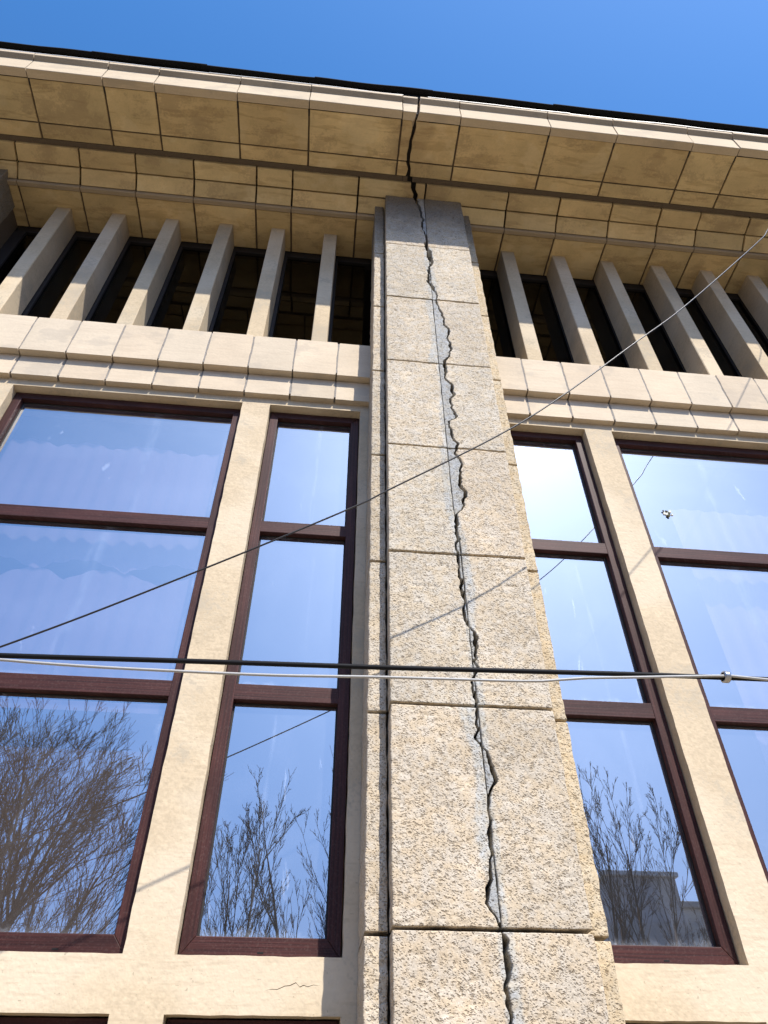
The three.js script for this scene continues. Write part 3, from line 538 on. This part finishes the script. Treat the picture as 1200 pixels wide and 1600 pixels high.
// ------------------------------------------------------------------ curtains inside the two wide windows
function curtain(x0, x1, y0, y1, z, label, scallopTop = 0, scallopLow = 0) {
  const nx = 120, ny = 10, P = [], I = [];
  for (let j = 0; j <= ny; j++) for (let i = 0; i <= nx; i++) {
    const u = i / nx, v = j / ny, x = lerp(x0, x1, u), top = y1 + scallopTop * (Math.abs(Math.sin(x * 5.6 + 0.6 * Math.sin(x * 3))) - 0.5), low = y0 + scallopLow * (Math.abs(Math.sin(x * 5.2 + 0.9)) - 0.5);
    P.push(x, lerp(low, top, v), z + 0.012 * Math.sin(x * 46 + 1.2 * N3(x * 3, 2)) * (0.6 + 0.4 * (1 - v)) + 0.012 * N3(x * 4, v * 3, 5));
  }
  for (let j = 0; j < ny; j++) for (let i = 0; i < nx; i++) { const a = j * (nx + 1) + i, b = a + 1, c = a + nx + 1, d = c + 1; I.push(a, b, d, a, d, c); }
  const g = new THREE.BufferGeometry(); g.setAttribute('position', new THREE.Float32BufferAttribute(P, 3)); g.setIndex(I); g.computeVertexNormals();
  return put('curtain', g, M.curtain, scene, { label, category: 'curtain' });
}
curtain(-2.60, -0.79, 4.67, 5.88, -0.755, 'upper lilac curtain with scalloped rims behind the wide left window', 0.06, 0.10);
curtain(-2.60, -0.79, 3.45, 4.60, -0.765, 'lower lilac curtain hanging beneath the upper one in the wide left window', 0.10, 0.03);
curtain(2.78, 4.16, 3.15, 5.62, -0.755, 'pleated lilac curtain behind the wide window with the mud splash', 0.02, 0.05);

{ const g = block(-2.58, -0.81, 2.36, 3.60, -0.748, -0.744, 0.001); put('roller_blind', g, M.blind, scene, { label: 'brown roller blind behind the bottom pane of the wide left window', category: 'blind' }); }

// ------------------------------------------------------------------ overhead cables
function cable(name, pts, r, mat, data, seg = 220) {
  const curve = new THREE.CatmullRomCurve3(pts.map((p) => new THREE.Vector3(...p)), false, 'centripetal');
  return put(name, new THREE.TubeGeometry(curve, seg, r, 8, false), mat, scene, data);
}
cable('overhead_cable', [[-8.5, 1.95, -0.35], [-4.6, 2.2, -0.02], [-3.0, 2.62, 0.22], [-1.409, 3.318, 0.396], [-0.647, 3.735, 0.461], [0.192, 4.237, 0.531], [0.277, 4.298, 0.541], [1.087, 4.861, 0.641], [1.992, 5.706, 0.753], [2.34, 6.053, 0.778], [3.15, 6.98, 0.81], [3.44, 7.33, 0.81], [3.52, 7.43, 0.81], [3.587, 7.539, 0.81], [4.038, 8.187, 0.81], [4.75, 9.36, 0.81], [4.76, 9.46, 0.81]], 0.0046, M.wire, { label: 'thin wire slanting upward across the windows and the pillar to the eaves', category: 'cable' }, 420);
const CZ = 1.45;
const blackCable = cable('overhead_cable', [[-13, 3.3, CZ], [-6, 2.80, CZ], [-2.6, 2.67, CZ], [-1.36, 2.658, CZ], [-0.87, 2.665, CZ], [-0.358, 2.677, CZ], [0.18, 2.688, CZ], [0.669, 2.701, CZ], [0.942, 2.708, CZ], [1.216, 2.712, CZ], [1.341, 2.7135, CZ], [1.963, 2.72, CZ], [4, 2.78, CZ], [8, 3.0, CZ], [14, 3.6, CZ]], 0.0074, M.blackCable, { label: 'thick black cable stretched level across the lower half of the windows', category: 'cable' });
cable('overhead_cable', [[-13, 3.27, CZ], [-6, 2.78, CZ], [-2.6, 2.655, CZ], [-1.357, 2.652, CZ + 0.004], [-0.865, 2.652, CZ], [-0.763, 2.648, CZ], [-0.609, 2.643, CZ + 0.003], [-0.352, 2.644, CZ], [-0.124, 2.646, CZ], [0.18, 2.657, CZ], [0.364, 2.661, CZ], [0.645, 2.67, CZ], [0.742, 2.6805, CZ + 0.006], [0.938, 2.6935, CZ + 0.009], [1.138, 2.7065, CZ + 0.0125], [1.216, 2.7115, CZ + 0.0125], [1.338, 2.706, CZ + 0.010], [1.95, 2.698, CZ], [4, 2.75, CZ], [8, 2.96, CZ], [14, 3.57, CZ]], 0.0041, M.whiteCable, { label: 'thin white cable drooping just under the thick black cable', category: 'cable' }, 420);
put('cable_clip', new THREE.LatheGeometry([[0.0125, -0.009], [0.0165, -0.0075], [0.0168, -0.002], [0.0150, 0], [0.0168, 0.002], [0.0165, 0.0075], [0.0125, 0.009]].map((p) => new THREE.Vector2(...p)), 20).rotateZ(Math.PI / 2).scale(1, 1, 1.15).translate(1.205, 2.711, CZ + 0.005), M.clip, blackCable);

// ------------------------------------------------------------------ street in front
put('pavement', block(-30, 30, -0.16, -0.02, -7, 5.2, 0.01, [0, 0]), M.paving, scene, { kind: 'structure' });
put('kerb', block(-30, 30, -0.18, -0.015, 5.204, 5.36, 0.015), M.kerb, scene, { kind: 'structure' });
{ const g = new THREE.PlaneGeometry(400, 400); g.rotateX(-Math.PI / 2); const u = g.attributes.uv; for (let i = 0; i < u.count; i++) u.setXY(i, u.getX(i) * 400, u.getY(i) * 400); g.translate(0, -0.165, 0); put('ground', g, M.asphalt, scene, { kind: 'structure' }); }

// ------------------------------------------------------------------ bare trees across the street, seen in the panes
function limbGeo(list, sides) { // list of branches, each [[x, y, z, r], ...]
  const P = [], Nn = [], I = [], t = new THREE.Vector3(), a = new THREE.Vector3(), b = new THREE.Vector3(), ref = new THREE.Vector3();
  for (const br of list) {
    const s0 = P.length / 3;
    br.forEach((p, i) => {
      const q = br[Math.min(i + 1, br.length - 1)], o = br[Math.max(i - 1, 0)];
      t.set(q[0] - o[0], q[1] - o[1], q[2] - o[2]).normalize(); ref.set(Math.abs(t.y) > 0.9 ? 1 : 0, Math.abs(t.y) > 0.9 ? 0 : 1, 0); a.crossVectors(t, ref).normalize(); b.crossVectors(t, a);
      for (let k = 0; k < sides; k++) { const w = k / sides * Math.PI * 2, cx = Math.cos(w), sx = Math.sin(w), nx = a.x * cx + b.x * sx, ny = a.y * cx + b.y * sx, nz = a.z * cx + b.z * sx; P.push(p[0] + nx * p[3], p[1] + ny * p[3], p[2] + nz * p[3]); Nn.push(nx, ny, nz); }
    });
    for (let i = 0; i < br.length - 1; i++) for (let k = 0; k < sides; k++) { const c = s0 + i * sides + k, d = s0 + i * sides + (k + 1) % sides; I.push(c, c + sides, d, d, c + sides, d + sides); }
  }
  const g = new THREE.BufferGeometry(); g.setAttribute('position', new THREE.Float32BufferAttribute(P, 3)); g.setAttribute('normal', new THREE.Float32BufferAttribute(Nn, 3)); g.setIndex(I);
  return g;
}
function makeTree(x, z, o, label) {
  const thick = [], thin = [], buds = [], V = (a) => new THREE.Vector3(...a);
  const grow = (p, dir, len, r, level) => {
    const n = level < 2 ? 6 : level === 2 ? 4 : 3, pts = [], d = dir.clone(), q = p.clone(), marks = [], r1 = Math.max(o.rmin * 0.8, r * (level === 0 ? 0.14 : 0.22));
    for (let i = 0; i <= n; i++) {
      const t = i / n; pts.push([q.x, q.y, q.z, lerp(r, r1, t)]); if (i) marks.push([q.clone(), d.clone(), lerp(r, r1, t), t]);
      const bn = o.bend * (level > 2 ? 0.7 : 1); d.x += rr(-1, 1) * bn; d.z += rr(-1, 1) * bn; d.y += o.lift * (level ? 1 : 0.4); d.normalize(); q.addScaledVector(d, len / n);
    }
    (level < 3 ? thick : thin).push(pts);
    if (level >= o.levels) { if (o.buds) for (const m of marks) if (rnd() < o.buds) buds.push(m[0]); return; }
    const k = o.kids[level];
    for (let c = 0; c < k; c++) {
      const f = level === 0 ? rr(0.28, 1) : rr(0.16, 1), at = f * n, i0 = Math.min(n - 1, Math.floor(at)), fr = at - i0, A = pts[i0], B = pts[i0 + 1], s = new THREE.Vector3(lerp(A[0], B[0], fr), lerp(A[1], B[1], fr), lerp(A[2], B[2], fr));
      const rad = lerp(A[3], B[3], fr), m = marks[Math.min(marks.length - 1, i0)][1], az = rr(0, Math.PI * 2), sp = rr(o.spread[0], o.spread[1]);
      const side = new THREE.Vector3(Math.cos(az), rr(-0.2, 0.4), Math.sin(az)).projectOnPlane(m).normalize(), nd = m.clone().multiplyScalar(Math.cos(sp)).addScaledVector(side, Math.sin(sp)).normalize();
      grow(s, nd, len * rr(o.ratio[0], o.ratio[1]) * (1.15 - 0.45 * f), Math.max(o.rmin, rad * rr(0.45, 0.68)), level + 1);
    }
  };
  const t = group('bare_tree', scene, { label, category: 'tree', group: undefined });
  delete t.userData.group;
  t.position.set(x, -0.165, z);
  for (const [sx, sz, dx, dz, len, r] of o.stems) grow(V([sx, -0.1, sz]), V([dx, 1, dz]).normalize(), len, r, 0);
  put('trunk', limbGeo(thick.filter((b) => b[0][3] > 0.05), 9), M.bark, t);
  put('crown', mergeGeometries([limbGeo(thick.filter((b) => b[0][3] <= 0.05), 5), limbGeo(thin, 3)]), M.twig, t);
  if (buds.length) { const g0 = new THREE.OctahedronGeometry(0.008).scale(0.8, 1.9, 0.8), im = new THREE.InstancedMesh(g0, M.bud, buds.length), mt = new THREE.Matrix4(); buds.forEach((b, i) => { mt.makeRotationFromEuler(new THREE.Euler(rr(-0.8, 0.8), rr(0, 6), rr(-0.8, 0.8))).setPosition(b); im.setMatrixAt(i, mt); }); im.name = 'catkins'; im.userData.kind = 'stuff'; t.add(im); }
  return t;
}
const willow = { bend: 0.10, lift: 0.05, levels: 4, kids: [9, 7, 6, 3], spread: [0.28, 0.66], ratio: [0.40, 0.60], rmin: 0.0042, buds: 0.35 };
makeTree(-6.0, 9.4, { ...willow, stems: [[-1.0, -0.2, 0.06, 0.02, 6.2, 0.10], [-0.5, 0.3, 0.04, 0.02, 6.3, 0.12], [-0.1, 0, 0.15, 0.02, 6.5, 0.14], [0.3, 0.2, 0.22, -0.03, 6.3, 0.14], [0.7, -0.2, 0.24, 0.03, 5.8, 0.11], [1.1, 0.1, 0.20, -0.05, 5.2, 0.08]] }, 'budding many-stemmed tree mirrored in the wide left window');
makeTree(-8.0, 10.5, { ...willow, stems: [[0, 0, 0.12, 0.02, 7.0, 0.13], [0.5, 0.2, 0.24, -0.03, 6.8, 0.11]] }, 'budding tree mirrored at the outer edge of the wide left window');
const poplar = { bend: 0.075, lift: 0.065, levels: 4, kids: [12, 7, 5, 2], spread: [0.22, 0.6], ratio: [0.26, 0.44], rmin: 0.0046, buds: 0 };
makeTree(-1.5, 13.2, { ...poplar, stems: [[0, 0, -0.03, 0, 6.7, 0.07], [0.35, 0, 0.04, 0.03, 7.2, 0.07], [-0.5, 0.2, -0.06, 0, 6.0, 0.05], [0.1, 0.3, 0.10, 0, 6.2, 0.05], [-0.2, -0.2, 0.03, 0, 6.4, 0.05]] }, 'bare slender tree mirrored at the near side of the narrow window left of the pillar');
makeTree(0.45, 13.6, { ...poplar, stems: [[0, 0, -0.10, 0, 8.0, 0.09], [0.5, 0.1, -0.08, 0.02, 7.6, 0.06], [0.8, 0.1, 0.0, 0.02, 8.8, 0.09], [1.1, 0.1, -0.10, 0.02, 7.8, 0.06]] }, 'taller bare tree mirrored beside the pillar in the narrow left window');
makeTree(6.9, 13.4, { ...poplar, stems: [[-0.3, 0, 0.03, 0, 7.8, 0.08], [0.2, 0.1, 0.03, 0, 7.6, 0.06], [0.5, 0, 0.07, 0, 7.6, 0.07], [0.9, 0, 0.09, 0.03, 7.2, 0.07], [1.5, 0.2, 0.10, 0.0, 6.6, 0.06], [2.1, 0.2, 0.12, 0.0, 5.8, 0.05]] }, 'bare tree with a building behind it, mirrored in the window right of the pillar');

// ------------------------------------------------------------------ flat-roofed building across the street
const far = group('apartment_building', scene, { label: 'pale flat-roofed building mirrored low in the window right of the pillar', category: 'building' });
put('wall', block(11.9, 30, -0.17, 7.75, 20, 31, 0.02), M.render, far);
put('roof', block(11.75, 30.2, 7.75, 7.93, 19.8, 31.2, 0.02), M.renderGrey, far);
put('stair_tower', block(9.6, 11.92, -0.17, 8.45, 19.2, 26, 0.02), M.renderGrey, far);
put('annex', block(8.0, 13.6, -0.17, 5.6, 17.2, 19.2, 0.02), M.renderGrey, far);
for (let f = 0; f < 2; f++) for (let k = 0; k < 7; k++) { const w = put('window', block(13.2 + k * 2.3, 14.4 + k * 2.3, 1.2 + f * 3.1, 2.7 + f * 3.1, 19.94, 20.02, 0.01), M.darkGlass, far); put('sill', block(13.1 + k * 2.3, 14.5 + k * 2.3, 1.10 + f * 3.1, 1.19 + f * 3.1, 19.86, 20.0, 0.01), M.kerb, w); }

put('parapet', block(9.5, 12.02, 8.45, 8.60, 19.1, 26.1, 0.02), M.render, far);
put('gutter', block(8.0, 13.6, 5.58, 5.70, 17.05, 17.21, 0.02), M.kerb, far);

renderer.render(scene, camera);
